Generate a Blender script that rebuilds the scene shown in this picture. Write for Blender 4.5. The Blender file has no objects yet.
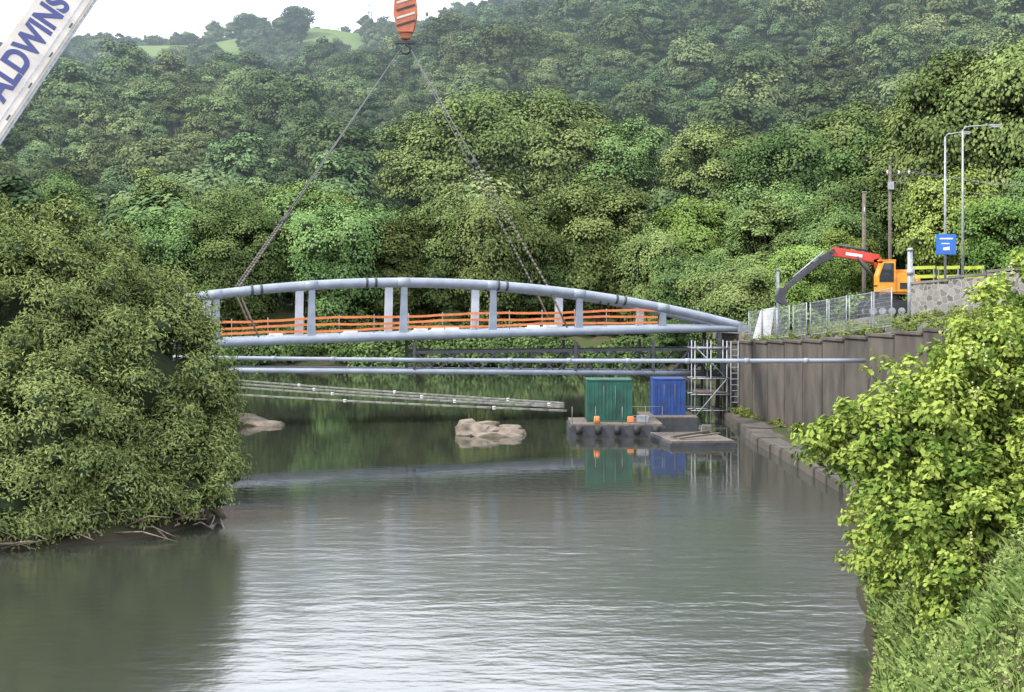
import bpy, bmesh, math, random
import numpy as np
from mathutils import Vector, Matrix
rng=np.random.default_rng(7); random.seed(7)
scene=bpy.context.scene
COL=scene.collection
def norm(a): return a/np.maximum(np.linalg.norm(a,axis=-1,keepdims=True),1e-9)
def sst(x,a,b):
    t=np.clip((x-a)/(b-a),0,1); return t*t*(3-2*t)

# ------------------------------------------------------------ materials
def newmat(name):
    m=bpy.data.materials.new(name); m.use_nodes=True
    nt=m.node_tree; nt.nodes.clear()
    out=nt.nodes.new('ShaderNodeOutputMaterial')
    return m,nt,out
def N(nt,t,**k):
    n=nt.nodes.new(t)
    for a,b in k.items(): setattr(n,a,b)
    return n
def mixc(nt,fac,a,b,blend='MIX'):
    n=nt.nodes.new('ShaderNodeMixRGB'); n.blend_type=blend
    for i,v in enumerate((fac,a,b)):
        if hasattr(v,'is_output'): nt.links.new(v,n.inputs[i])
        else: n.inputs[i].default_value=v if i==0 else (*v,1)
    return n.outputs[0]
def ramp(nt,src,a,b):
    n=nt.nodes.new('ShaderNodeMapRange'); n.inputs[1].default_value=a; n.inputs[2].default_value=b
    nt.links.new(src,n.inputs[0]); return n.outputs[0]
def paint(name,c1,c2=None,rough=0.5,scale=3,metal=0,bump=0.0,lo=.35,hi=.65,stretch=None):
    m,nt,out=newmat(name)
    c2=c2 or tuple(x*.7 for x in c1)
    b=N(nt,'ShaderNodeBsdfPrincipled'); tc=N(nt,'ShaderNodeTexCoord')
    n=N(nt,'ShaderNodeTexNoise'); n.inputs['Scale'].default_value=scale; n.inputs['Detail'].default_value=6
    src=tc.outputs['Object']
    if stretch:
        mp=N(nt,'ShaderNodeMapping'); mp.inputs['Scale'].default_value=stretch
        nt.links.new(src,mp.inputs[0]); src=mp.outputs[0]
    nt.links.new(src,n.inputs['Vector'])
    f=ramp(nt,n.outputs[0],lo,hi)
    nt.links.new(mixc(nt,f,c1,c2),b.inputs['Base Color'])
    b.inputs['Roughness'].default_value=rough; b.inputs['Metallic'].default_value=metal
    if bump:
        bp=N(nt,'ShaderNodeBump'); bp.inputs['Distance'].default_value=bump
        nt.links.new(n.outputs[0],bp.inputs['Height']); nt.links.new(bp.outputs[0],b.inputs['Normal'])
    nt.links.new(b.outputs[0],out.inputs[0]); return m
def leafmat(name,dark,light,transl=.3,far=False,hv=.03,vv=.25):
    m,nt,out=newmat(name)
    at=N(nt,'ShaderNodeAttribute',attribute_name='tint'); oi=N(nt,'ShaderNodeObjectInfo')
    col=mixc(nt,at.outputs['Fac'],dark,light)
    hs=N(nt,'ShaderNodeHueSaturation')
    mh=N(nt,'ShaderNodeMapRange'); mh.inputs[3].default_value=.5-hv; mh.inputs[4].default_value=.5+hv
    nt.links.new(oi.outputs['Random'],mh.inputs[0]); nt.links.new(mh.outputs[0],hs.inputs['Hue'])
    mu=N(nt,'ShaderNodeMath',operation='MULTIPLY'); mu.inputs[1].default_value=7.31
    fr=N(nt,'ShaderNodeMath',operation='FRACT'); nt.links.new(oi.outputs['Random'],mu.inputs[0]); nt.links.new(mu.outputs[0],fr.inputs[0])
    mv=N(nt,'ShaderNodeMapRange'); mv.inputs[3].default_value=1-vv; mv.inputs[4].default_value=1+vv
    nt.links.new(fr.outputs[0],mv.inputs[0]); nt.links.new(mv.outputs[0],hs.inputs['Value'])
    nt.links.new(col,hs.inputs['Color']); c=hs.outputs[0]
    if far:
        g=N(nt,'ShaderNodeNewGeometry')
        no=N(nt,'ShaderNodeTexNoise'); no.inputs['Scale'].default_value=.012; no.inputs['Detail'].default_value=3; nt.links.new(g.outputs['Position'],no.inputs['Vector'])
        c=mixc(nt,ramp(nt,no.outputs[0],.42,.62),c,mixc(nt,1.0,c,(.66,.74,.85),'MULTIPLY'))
    d=N(nt,'ShaderNodeBsdfDiffuse'); nt.links.new(c,d.inputs[0])
    if transl:
        t=N(nt,'ShaderNodeBsdfTranslucent'); mx=N(nt,'ShaderNodeMixShader'); mx.inputs[0].default_value=transl
        nt.links.new(c,t.inputs[0])
        nt.links.new(d.outputs[0],mx.inputs[1]); nt.links.new(t.outputs[0],mx.inputs[2]); nt.links.new(mx.outputs[0],out.inputs[0])
    else: nt.links.new(d.outputs[0],out.inputs[0])
    return m

M_bark=paint('bark',(.10,.08,.055),(.05,.04,.03),.9,4)
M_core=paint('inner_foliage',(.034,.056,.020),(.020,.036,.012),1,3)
M_leafA=leafmat('foliage_mid',(.062,.106,.036),(.175,.235,.082),0,hv=.026,vv=.38)
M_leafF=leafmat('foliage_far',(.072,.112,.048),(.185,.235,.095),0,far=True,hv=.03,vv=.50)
M_leafB=leafmat('foliage_bright',(.10,.165,.04),(.20,.28,.075),0)
M_will=leafmat('foliage_willow',(.072,.100,.032),(.200,.240,.085),.0,vv=.05,hv=.0)
M_shrub=leafmat('foliage_shrub',(.085,.145,.028),(.30,.37,.080),.15,vv=.05,hv=.0)
M_grassb=leafmat('grass_blades',(.09,.14,.035),(.28,.33,.11),.0,vv=.1)
M_flower=paint('cream_blossom',(.46,.48,.20),(.36,.40,.14),.8,8)

# ------------------------------------------------------------ mesh utils
def mesh_np(name,V,F,mi,tint,mats,smooth=False):
    me=bpy.data.meshes.new(name)
    V=np.asarray(V,dtype=np.float32); me.vertices.add(len(V)); me.vertices.foreach_set('co',V.ravel())
    loops=np.concatenate([f.ravel() for f in F]).astype(np.int32)
    tot=np.concatenate([np.full(len(f),f.shape[1]) for f in F]).astype(np.int32)
    st=np.concatenate([[0],np.cumsum(tot)[:-1]]).astype(np.int32)
    me.loops.add(len(loops)); me.loops.foreach_set('vertex_index',loops)
    me.polygons.add(len(tot)); me.polygons.foreach_set('loop_start',st)
    for m in mats: me.materials.append(m)
    me.polygons.foreach_set('material_index',np.asarray(mi,dtype=np.int32))
    if smooth: me.polygons.foreach_set('use_smooth',np.ones(len(tot),dtype=bool))
    me.update(calc_edges=True)
    if tint is not None:
        a=me.attributes.new('tint','FLOAT','FACE'); a.data.foreach_set('value',np.asarray(tint,dtype=np.float32))
    return me
_bm=bmesh.new(); bmesh.ops.create_icosphere(_bm,subdivisions=1,radius=1)
ICO_V=np.array([v.co[:] for v in _bm.verts]); ICO_F=np.array([[v.index for v in f.verts] for f in _bm.faces]); _bm.free()

class Acc:
    def __init__(s): s.V=[];s.F=[];s.mi=[];s.t=[];s.n=0
    def add(s,V,F,mi,tint):
        s.V.append(V); s.F.append(F+s.n); s.n+=len(V)
        s.mi.append(np.full(len(F),mi)); s.t.append(np.broadcast_to(tint,(len(F),)))
    def tube(s,pts,rad,mi,seg=7):
        pts=np.array(pts,float); k=len(pts); V=[]
        for i in range(k):
            d=pts[min(i+1,k-1)]-pts[max(i-1,0)]; d/=np.linalg.norm(d)
            u=np.cross(d,[0,0,1.]); 
            if np.linalg.norm(u)<.05: u=np.cross(d,[1.,0,0])
            u/=np.linalg.norm(u); w=np.cross(d,u)
            a=np.arange(seg)/seg*2*np.pi
            V.append(pts[i]+rad[i]*(np.cos(a)[:,None]*u+np.sin(a)[:,None]*w))
        V=np.concatenate(V); F=[]
        for i in range(k-1):
            for j in range(seg):
                F.append([i*seg+j,i*seg+(j+1)%seg,(i+1)*seg+(j+1)%seg,(i+1)*seg+j])
        s.add(V,np.array(F),mi,.3)
    def leaves(s,P,Nn,L,W,mi,tint,hang=0.):
        n=len(P); t=rng.normal(size=(n,3)); t[:,2]-=hang
        t=norm(t-(t*Nn).sum(1,keepdims=True)*Nn); b=np.cross(Nn,t)
        sz=rng.uniform(.65,1.35,(n,1)); l=L*sz/2; w=W*sz/2
        V=np.stack([P-t*l,P+b*w+t*l*.1,P+t*l,P-b*w+t*l*.1],1).reshape(-1,3)
        F=np.arange(4*n).reshape(n,4); s.add(V,F,mi,tint)
    def clumps(s,C,R,k,L,W,mi,cmi,hang=0,core=.6,squash=.8,tb=(0,1),jit=.45,centre=None,ref=None,cw=.5):
        for ii,(c,r) in enumerate(zip(C,R)):
            kk=k if ref is None else max(8,int(k*(r/ref)**2))
            d=norm(rng.normal(size=(kk,3))); d[:,2]=np.where(d[:,2]<-.35,-d[:,2],d[:,2])
            rr=r*rng.uniform(.55,1.2,(kk,1)); P=c+d*rr*np.array([1,1,squash])
            o=np.array([0,0,.25])
            if centre is not None: o=o+norm(c-centre[ii])*cw
            Nn=norm(d+rng.normal(size=(kk,3))*jit*.6+o)
            base=rng.uniform(*tb); ti=np.clip(base+rng.normal(size=kk)*.22,0,1)
            s.leaves(P,Nn,L,W,mi,ti,hang)
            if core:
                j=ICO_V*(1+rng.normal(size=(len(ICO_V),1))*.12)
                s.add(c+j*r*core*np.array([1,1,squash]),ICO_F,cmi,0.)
    def mesh(s,name,mats):
        return mesh_np(name,np.concatenate(s.V),s.F,np.concatenate(s.mi),np.concatenate(s.t),mats)
def obj(name,me,loc=(0,0,0),parent=None,rot=None,scale=None,col=None):
    o=bpy.data.objects.new(name,me); (col or COL).objects.link(o); o.location=loc
    if rot is not None: o.rotation_euler=rot
    if scale is not None: o.scale=scale
    if parent: o.parent=parent
    return o
def empty(name,loc=(0,0,0)):
    o=bpy.data.objects.new(name,None); COL.objects.link(o); o.location=loc; return o

def make_tree(name,kind,nc,k,L,W,leaf,trunk=True):
    a=Acc()
    if kind=='round': rx,zc,rz=.36,.56,.42
    elif kind=='tall': rx,zc,rz=.24,.55,.45
    elif kind=='wide': rx,zc,rz=.46,.54,.42
    elif kind=='cone': rx,zc,rz=.20,.52,.48
    C=[];R=[]
    ph=rng.uniform(0,6.28,3)
    for i in range(nc):
        d=norm(rng.normal(size=3)); q=rng.uniform(.35,1)**.4
        wob=1+.2*math.sin(3*math.atan2(d[1],d[0])+ph[0])+.14*math.sin(5*d[2]+ph[1])
        if kind=='cone': 
            h=rng.uniform(0,1)**1.3; ang=rng.uniform(0,6.28); rr=(1-h)*rx*rng.uniform(.5,1.1)
            C.append([math.cos(ang)*rr,math.sin(ang)*rr,.06+h*.9]); R.append(.05+.07*(1-h)); continue
        c=np.array([d[0]*rx,d[1]*rx,d[2]*rz])*q*wob*.84+np.array([0,0,zc])
        C.append(c); R.append(rng.uniform(.15,.34)*rx*(1.0 if nc>60 else 1.2))
    C=np.array(C)
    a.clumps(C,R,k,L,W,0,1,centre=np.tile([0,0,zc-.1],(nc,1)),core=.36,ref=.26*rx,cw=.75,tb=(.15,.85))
    if trunk:
        a.tube([(0,0,-.05),(.005,0,.12),(-.01,.01,.3),(0,0,.55),(.01,0,.8)],[.028,.022,.017,.011,.004],2)
        for c in C[:10]:
            z=rng.uniform(.15,.45); p0=np.array([0,0,z]); a.tube([p0,(p0+c)/2+[0,0,.02],c],[.010,.006,.002],2,5)
    return a.mesh(name,[leaf,M_core,M_bark])

mid=[make_tree('broadleaf_tree_mesh',kd,nc,280,.0165,.0118,M_leafA) for kd,nc in (('round',150),('wide',170),('tall',140),('round',135),('wide',160))]
brt=[make_tree('broadleaf_tree_bright_mesh',kd,nc,260,.018,.013,M_leafB) for kd,nc in (('round',140),('wide',150))]
tcol=bpy.data.collections.new('forest_tree_kinds')
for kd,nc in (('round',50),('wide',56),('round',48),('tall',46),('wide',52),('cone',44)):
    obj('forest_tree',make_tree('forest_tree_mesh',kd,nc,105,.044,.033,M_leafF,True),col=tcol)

# ------------------------------------------------------------ terrain
RV=np.array([(5,-300),(4.2,10),(4.8,20),(8.3,32),(11,45),(14.3,60),(14.2,82),(15.3,98),(17,120),(22,148),(14,162),(0,170),(-30,174),(-70,184),(-160,215),
 (-160,185),(-75,155),(-40,125),(-28,105),(-20,92),(-15.5,70),(-12.5,59),(-10.6,52),(-12.5,47.5),(-17.5,44.5),(-23,35),(-27,10),(-27,-300)],float)
def sdist(x,y):
    d=np.full(x.shape,1e9); ins=np.zeros(x.shape,bool)
    n=len(RV)
    for i in range(n):
        a=RV[i]; b=RV[(i+1)%n]; e=b-a
        t=np.clip(((x-a[0])*e[0]+(y-a[1])*e[1])/(e@e),0,1)
        d=np.minimum(d,np.hypot(x-a[0]-t*e[0],y-a[1]-t*e[1]))
        c=((a[1]>y)!=(b[1]>y)); xi=a[0]+(y-a[1])*e[0]/(e[1] if abs(e[1])>1e-9 else 1e-9)
        ins^=(c&(x<xi))
    return np.where(ins,-d,d)
def xw(y): return 15.2+(100-y)*.1
def plat(x,y): return 5.0+np.clip(.032*(100-y),-.2,1.4)+np.clip((x-17)*.22,0,3.2)
PY=[0,200,300,500,700,780,900,1000,1400,3200]; PZ=[0,0,21,76,114,124,174,188,200,215]
def H(x,y):
    x=np.asarray(x,float); y=np.asarray(y,float); d=sdist(x,y)
    und=(np.sin(x*.02+1)*np.sin(y*.013)+.5*np.sin(x*.05+y*.03))
    hill=np.interp(y,PY,PZ)*(1+.34*sst(x,-110,160)-.06*sst(-x,150,400))+und*np.clip((y-200)/100,0,1)*6
    small=.18*np.sin(x*1.3+y*.7)+.15*np.sin(x*.6-y*1.1+2)
    left=np.minimum(d*.5,2.6); 
    right=np.minimum(d*1.15,5.2)
    h=np.where(x<0,left,right); h=np.where(y>140,np.minimum(d*.45,3.5),h)
    w=sst(y,52,60)*(1-sst(y,104,112))*(x>12)
    pw=np.where(x<xw(y)+1.1,np.minimum(d*.6,.45),plat(x,y))
    h=h*(1-w)+pw*w
    h=h+ (1-w)*(x>0)*np.clip((x-24)*.12,0,3)
    h=h+hill+small*np.clip(d*.3,0,1)*(1-w)
    return np.where(d<0,-np.minimum(-d*.5,2.0),h)
xs=np.concatenate([np.linspace(-2200,-160,52)[:-1],np.arange(-160,-60,4),np.arange(-60,60,1.),np.arange(60,160,4),np.linspace(160,2200,52)])
ys=np.concatenate([np.linspace(-300,-10,20)[:-1],np.arange(-10,215,1.),np.arange(215,1100,9),np.linspace(1100,3200,25)])
GX,GY=np.meshgrid(xs,ys); GZ=H(GX,GY); nx,ny=len(xs),len(ys)
idx=np.arange(nx*ny).reshape(ny,nx)
F=np.stack([idx[:-1,:-1],idx[:-1,1:],idx[1:,1:],idx[1:,:-1]],-1).reshape(-1,4)
m,nt,out=newmat('ground_grass_soil')
b=N(nt,'ShaderNodeBsdfPrincipled'); b.inputs['Roughness'].default_value=1; b.inputs['Specular IOR Level'].default_value=.1; g=N(nt,'ShaderNodeNewGeometry')
n1=N(nt,'ShaderNodeTexNoise'); n1.inputs['Scale'].default_value=.6; n1.inputs['Detail'].default_value=8; nt.links.new(g.outputs['Position'],n1.inputs['Vector'])
n2=N(nt,'ShaderNodeTexNoise'); n2.inputs['Scale'].default_value=.015; nt.links.new(g.outputs['Position'],n2.inputs['Vector'])
c=mixc(nt,ramp(nt,n1.outputs[0],.4,.65),(.045,.065,.02),(.075,.065,.038))
sp=N(nt,'ShaderNodeSeparateXYZ'); nt.links.new(g.outputs['Position'],sp.inputs[0])
mead=mixc(nt,ramp(nt,n2.outputs[0],.4,.6),(.12,.19,.05),(.18,.24,.08))
c=mixc(nt,ramp(nt,sp.outputs['Z'],100,115),c,mead)
c=mixc(nt,ramp(nt,sp.outputs['Z'],.6,.1),c,(.04,.035,.025))
nt.links.new(c,b.inputs['Base Color']); nt.links.new(b.outputs[0],out.inputs[0])
obj('ground',mesh_np('ground',np.stack([GX,GY,GZ],-1).reshape(-1,3),[F],np.zeros(len(F)),None,[m],True))

# ------------------------------------------------------------ water
m,nt,out=newmat('river_water')
b=N(nt,'ShaderNodeBsdfPrincipled'); b.inputs['Base Color'].default_value=(.030,.034,.026,1); b.inputs['IOR'].default_value=2.0
g=N(nt,'ShaderNodeNewGeometry'); sp=N(nt,'ShaderNodeSeparateXYZ'); nt.links.new(g.outputs['Position'],sp.inputs[0])
def noi(scale,det,stretch=(1,1,1)):
    mp=N(nt,'ShaderNodeMapping'); mp.inputs['Scale'].default_value=stretch; nt.links.new(g.outputs['Position'],mp.inputs[0])
    n=N(nt,'ShaderNodeTexNoise'); n.inputs['Scale'].default_value=scale; n.inputs['Detail'].default_value=det; nt.links.new(mp.outputs[0],n.inputs['Vector']); return n.outputs[0]
def ma(op,a,b2):
    n=N(nt,'ShaderNodeMath',operation=op)
    for i,v in enumerate((a,b2)):
        if hasattr(v,'is_output'): nt.links.new(v,n.inputs[i])
        else: n.inputs[i].default_value=v
    return n.outputs[0]
rip=ma('ADD',noi(1.3,2,(.6,1.3,1)),ma('MULTIPLY',noi(4.5,2),.25))
wob=ma('MULTIPLY',noi(.09,2,(.4,1,1)),12.)
xb=ma('MULTIPLY',ramp(nt,sp.outputs['X'],-7,-16),14.)   # sheltered water beneath the left bank bush stays calm
mask0=ramp(nt,ma('ADD',ma('ADD',sp.outputs['Y'],xb),wob),72,58)
patch=ramp(nt,noi(.16,3,(.22,1.3,1)),.42,.68)
mask=ma('ADD',ma('MULTIPLY',mask0,ma('ADD',.17,ma('MULTIPLY',patch,.22))),.05)
bp=N(nt,'ShaderNodeBump'); bp.inputs['Distance'].default_value=.055
nt.links.new(ma('MULTIPLY',rip,mask),bp.inputs['Height']); nt.links.new(bp.outputs[0],b.inputs['Normal'])
nt.links.new(ma('ADD',.03,ma('MULTIPLY',mask0,.11)),b.inputs['Roughness'])
nt.links.new(b.outputs[0],out.inputs[0])
V=np.array([(-165,-300,0),(60,-300,0),(60,220,0),(-165,220,0)],float)
obj('river_water',mesh_np('river_water',V,[np.array([[0,1,2,3]])],[0],None,[m]))

# ------------------------------------------------------------ forest (instanced)
sx=np.arange(-700,760,8.4); sy=np.arange(188,1080,8.8)
X,Y=np.meshgrid(sx,sy); X=X+rng.uniform(-4.2,4.2,X.shape); Y=Y+rng.uniform(-4.2,4.2,Y.shape)
X=X.ravel();Y=Y.ravel(); keep=(np.abs(X)<.55*Y+30)
X=X[keep];Y=Y[keep]
K=X/Y
mead=((Y>800)&(Y<915)&(((K>-.28)&(K<-.195))|((K>-.150)&(K<-.105)))) | ((Y>905)&(K<-.03)&(rng.uniform(size=len(X))<.55)&(Y<1000))
X=X[~mead];Y=Y[~mead]
X2,Y2=np.meshgrid(np.arange(-190,160,8),np.arange(60,190,8)); X2=(X2+rng.uniform(-3,3,X2.shape)).ravel();Y2=(Y2+rng.uniform(-3,3,Y2.shape)).ravel()
k2=((X2<-48)&(Y2>118))|((X2<-60)&(Y2>60))|((X2>52)&(Y2>110))|((X2>66)); X2=X2[k2];Y2=Y2[k2]
X=np.concatenate([X,X2]);Y=np.concatenate([Y,Y2]); d=sdist(X,Y); X=X[d>5];Y=Y[d>5]
Z=H(X,Y)
big=np.sin(X*.017+2)*np.sin(Y*.012+1)
S=rng.uniform(7,14.5,len(X))*(1+.2*big); S=np.where(rng.uniform(size=len(X))<.12,S*1.5,S); S=np.where(Y<300,S*1.15,S); S=np.where(Y>880,S*.85,S)
me=bpy.data.meshes.new('hillside_forest'); me.vertices.add(len(X)); me.vertices.foreach_set('co',np.stack([X,Y,Z-.3],-1).astype(np.float32).ravel())
a=me.attributes.new('scl','FLOAT','POINT'); a.data.foreach_set('value',S.astype(np.float32))
a=me.attributes.new('rotz','FLOAT','POINT'); a.data.foreach_set('value',rng.uniform(0,6.28,len(X)).astype(np.float32))
a=me.attributes.new('kind','INT','POINT'); 
kd=np.where(rng.uniform(size=len(X))<.08,5,rng.integers(0,5,len(X)))
a.data.foreach_set('value',kd.astype(np.int32))
fo=obj('hillside_forest',me)
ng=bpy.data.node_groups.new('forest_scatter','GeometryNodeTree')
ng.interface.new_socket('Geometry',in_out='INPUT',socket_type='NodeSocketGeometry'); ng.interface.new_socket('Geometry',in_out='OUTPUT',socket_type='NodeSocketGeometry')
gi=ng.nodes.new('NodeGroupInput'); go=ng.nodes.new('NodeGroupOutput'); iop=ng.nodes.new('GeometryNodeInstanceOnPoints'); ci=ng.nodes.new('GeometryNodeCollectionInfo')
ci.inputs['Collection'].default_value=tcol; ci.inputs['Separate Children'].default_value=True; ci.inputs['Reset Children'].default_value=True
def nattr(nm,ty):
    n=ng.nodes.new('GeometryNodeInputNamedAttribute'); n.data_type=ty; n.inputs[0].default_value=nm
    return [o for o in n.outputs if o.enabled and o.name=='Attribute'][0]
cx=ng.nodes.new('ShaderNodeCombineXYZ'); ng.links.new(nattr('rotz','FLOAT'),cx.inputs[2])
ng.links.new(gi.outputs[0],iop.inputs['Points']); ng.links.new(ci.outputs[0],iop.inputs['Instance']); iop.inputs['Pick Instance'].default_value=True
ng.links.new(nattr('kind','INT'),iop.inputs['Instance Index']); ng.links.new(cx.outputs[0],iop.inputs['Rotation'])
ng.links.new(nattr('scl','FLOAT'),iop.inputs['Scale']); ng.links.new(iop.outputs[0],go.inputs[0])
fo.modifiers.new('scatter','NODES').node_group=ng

# valley haze: absorbing air body over the hillside, glowing in place of scattered light
m,nt,out=newmat('glowing_haze'); ab=N(nt,'ShaderNodeVolumeAbsorption'); em=N(nt,'ShaderNodeEmission'); ad=N(nt,'ShaderNodeAddShader')
ab.inputs['Color'].default_value=(.0,.0,.0,1); ab.inputs['Density'].default_value=.00066
em.inputs['Color'].default_value=(.64,.78,.90,1); em.inputs['Strength'].default_value=.00048
nt.links.new(ab.outputs[0],ad.inputs[0]); nt.links.new(em.outputs[0],ad.inputs[1]); nt.links.new(ad.outputs[0],out.inputs['Volume'])
V=np.array([(x,y,z) for z in (-8,420) for (x,y) in ((-1900,212),(1900,212),(1900,2600),(-1900,2600))],float)
obj('glowing_haze',mesh_np('glowing_haze',V,[np.array([[3,2,1,0],[4,5,6,7],[0,1,5,4],[1,2,6,5],[2,3,7,6],[3,0,4,7]])],[0]*6,None,[m]))

# ------------------------------------------------------------ individual trees
T=[(-62,184,18,mid[0],1),(-50,182,15,mid[3],1),(-43,187,19,mid[1],1),(-36,182,19,mid[0],.95),(-28,188,22,mid[3],1),(-22,183,20,mid[1],.9),(-15,184,17,mid[2],1.2),(-9,188,20,mid[0],.9),
(-2,183,21,mid[1],.85),(5,187,17,mid[3],1),(11.5,186,22,mid[0],.95),(18,181,16,mid[1],.8),(24,186,20,brt[0],.85),(30,180,15,mid[3],.95),(36,176,17,mid[0],.9),(43,172,15,mid[1],.9),
(-13,250,27,mid[0],1.1),(-2,252,33,mid[1],.9),(9,250,31,mid[3],1.0),(19,246,25,mid[0],1),(-45,240,19,mid[1],1),(-33,232,19,brt[0],1),(-60,238,21,mid[3],1),(-75,230,20,mid[0],1),
(33,236,24,mid[0],1),(44,232,25,mid[1],1),(56,236,28,mid[3],1),(68,230,30,mid[0],1),(28,205,19,brt[1],.85),(39,200,22,mid[1],.9),(52,196,26,mid[0],.9),(64,190,27,mid[2],1.2),
(26.5,126,9,brt[1],.95),(31,131,9.5,brt[0],1),(41,158,19,mid[3],.9),(35,150,14,mid[0],1),(45,140,26,mid[0],.75),(51,138,29,mid[1],.75),(57,135,26,mid[3],.8),(37,117,13.5,brt[0],.9),(41,113,10.5,brt[1],1.0),(47,116,14,mid[1],1),
(24,142,12,mid[1],1.1),(19,156,8,mid[0],1.3),(29,160,17,mid[2],1.1),(22,160,12,mid[1],1.1),(49,168,24,mid[0],.9),(60,165,26,mid[1],.9),
(-50,135,12,mid[1],1),(-42,140,10,mid[0],1.1),(-36,112,7,mid[3],1.2),(-60,128,15,mid[1],1),(-72,135,16,mid[0],1)]
for (x,y,h,me,wf) in T:
    z=float(H(x,y)); obj('broadleaf_tree',me,(x,y,z-.2),rot=(0,0,random.uniform(0,6.28)),scale=(h*wf,h*wf,h))
def shrub_mass(name,C,R,k,L,W,leaf,hang=0,core=.42,extra=None,sq=.85,jit=.55,tb=(0,1),centre=None,ref=None,cw=.5):
    a=Acc(); a.clumps(np.array(C),R,k,L,W,0,1,hang=hang,core=core,squash=sq,jit=jit,tb=tb,centre=centre,ref=ref,cw=cw)
    if extra: extra(a)
    return obj(name,a.mesh(name,[leaf,M_core,M_bark,M_flower]))
C=[];R=[]
for i in range(220):
    x=rng.uniform(-70,26); y=np.interp(x,[-70,-30,0,14,26],[184,174,170,162,152])+rng.uniform(-1,7); r=rng.uniform(.9,2.5); C.append((x,y,float(H(x,y))+r*.45)); R.append(r)
shrub_mass('riverside_shrubs',C,R,330,.36,.26,M_leafA)
C=[];R=[]
for i in range(70):
    y=rng.uniform(103,150); x=np.interp(y,[103,120,150],[17,18,23])+rng.uniform(0,6); r=rng.uniform(.8,1.9); C.append((x,y,float(H(x,y))+r*.5)); R.append(r)
for i in range(40):
    x=rng.uniform(20,40); y=rng.uniform(104,112); r=rng.uniform(.7,1.5); C.append((x,y,float(H(x,y))+r*.6)); R.append(r)
shrub_mass('riverside_shrubs',C,R,420,.25,.17,M_leafA)

# left willow mass
WL=[(-17.8,53,6.0,4.8,4.2,5.3),(-13.8,53,4.4,3.0,3.2,4.0),(-23,56,6.5,6,5,5.6),(-16.3,48.8,3.0,3.0,2.6,3.0),(-12.5,52.0,2.1,2.1,2.0,2.1),(-20.5,49,3.4,3.6,3.2,3.4),(-14.8,56,6.2,2.6,2.6,3.0),(-28,62,6,6,6,5),
 (-14.2,48.9,1.2,2.0,1.6,1.4),(-17.0,46.6,1.2,2.2,1.6,1.3),(-20.5,45,1.8,2.4,2.,1.8),(-11.6,50.8,1.1,1.2,1.2,1.2),(-24,47,4,3,3,4),(-15.4,47.4,.7,1.4,1.2,.8),(-18.6,45.0,.8,1.6,1.2,1.0)]
def inside(p,L,f=.86,skip=-1):
    for j,(x,y,z,rx,ry,rz) in enumerate(L):
        if j!=skip and ((p[0]-x)/rx)**2+((p[1]-y)/ry)**2+((p[2]-z)/rz)**2<f*f: return True
    return False
def lobes(L,dens,rlo,rhi,zmin,sh=(.84,1.0),f=.70):
    C=[];R=[];K=[]
    for j,(cx_,cy_,cz_,rx,ry,rz) in enumerate(L):
        n=int(dens*4*math.pi*(rx*ry*rz)**(2/3))
        for i in range(n):
            d=norm(rng.normal(size=3)); q=rng.uniform(*sh)
            p=np.array([cx_+d[0]*rx*q,cy_+d[1]*ry*q,cz_+d[2]*rz*q])
            if p[2]<zmin: 
                if rng.uniform()<.5: continue
                p[2]=rng.uniform(zmin,zmin+.6)
            if p[1]>cy_+ry*.6: continue
            if inside(p,L,f,j): continue
            C.append(p); R.append(rng.uniform(rlo,rhi)); K.append((cx_,cy_,cz_-1))
    return C,R,np.array(K,float)
C,R,K=lobes(WL,1.9,.30,.85,.25,(.74,1.05))
def cores(a,L,f):
    for (x,y,z,rx,ry,rz) in L:
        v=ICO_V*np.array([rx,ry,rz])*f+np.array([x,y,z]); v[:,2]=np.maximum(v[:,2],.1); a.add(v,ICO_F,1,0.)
def twigs(a):
    for (x,y,z,rx,ry,rz) in WL:
        base=np.array([x,y+.5,.2])
        for i in range(7):
            d=norm(rng.normal(size=3)); e=np.array([x+d[0]*rx*.8,y+d[1]*ry*.8,z+abs(d[2])*rz*.7])
            a.tube([base+rng.normal(size=3)*[.5,.5,0],(base+e)/2+rng.normal(size=3)*.4,e],[.16,.08,.02],2,6)
    for i in range(420):
        j=rng.integers(len(C)); c=np.array(C[j]); o=norm(c-K[j]); 
        if o[2]<.1: continue
        d=norm(o+[0,0,.8]+rng.normal(size=3)*.3); l=rng.uniform(.7,1.4); n=34
        t=rng.uniform(0,1,(n,1)); P=c+o*.4+d*t*l+rng.normal(size=(n,3))*.07*(1.2-t)
        a.leaves(P,norm(rng.normal(size=(n,3))+o),.15,.045,0,np.clip(rng.uniform(.5,1,n),0,1))
    cores(a,WL,.55)
print('willow clumps',len(C))
shrub_mass('willow_bush',C,R,330,.17,.055,M_will,hang=.8,core=.38,extra=twigs,sq=1.05,jit=.9,tb=(.2,.9),centre=K,ref=.68,cw=.8)

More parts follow.
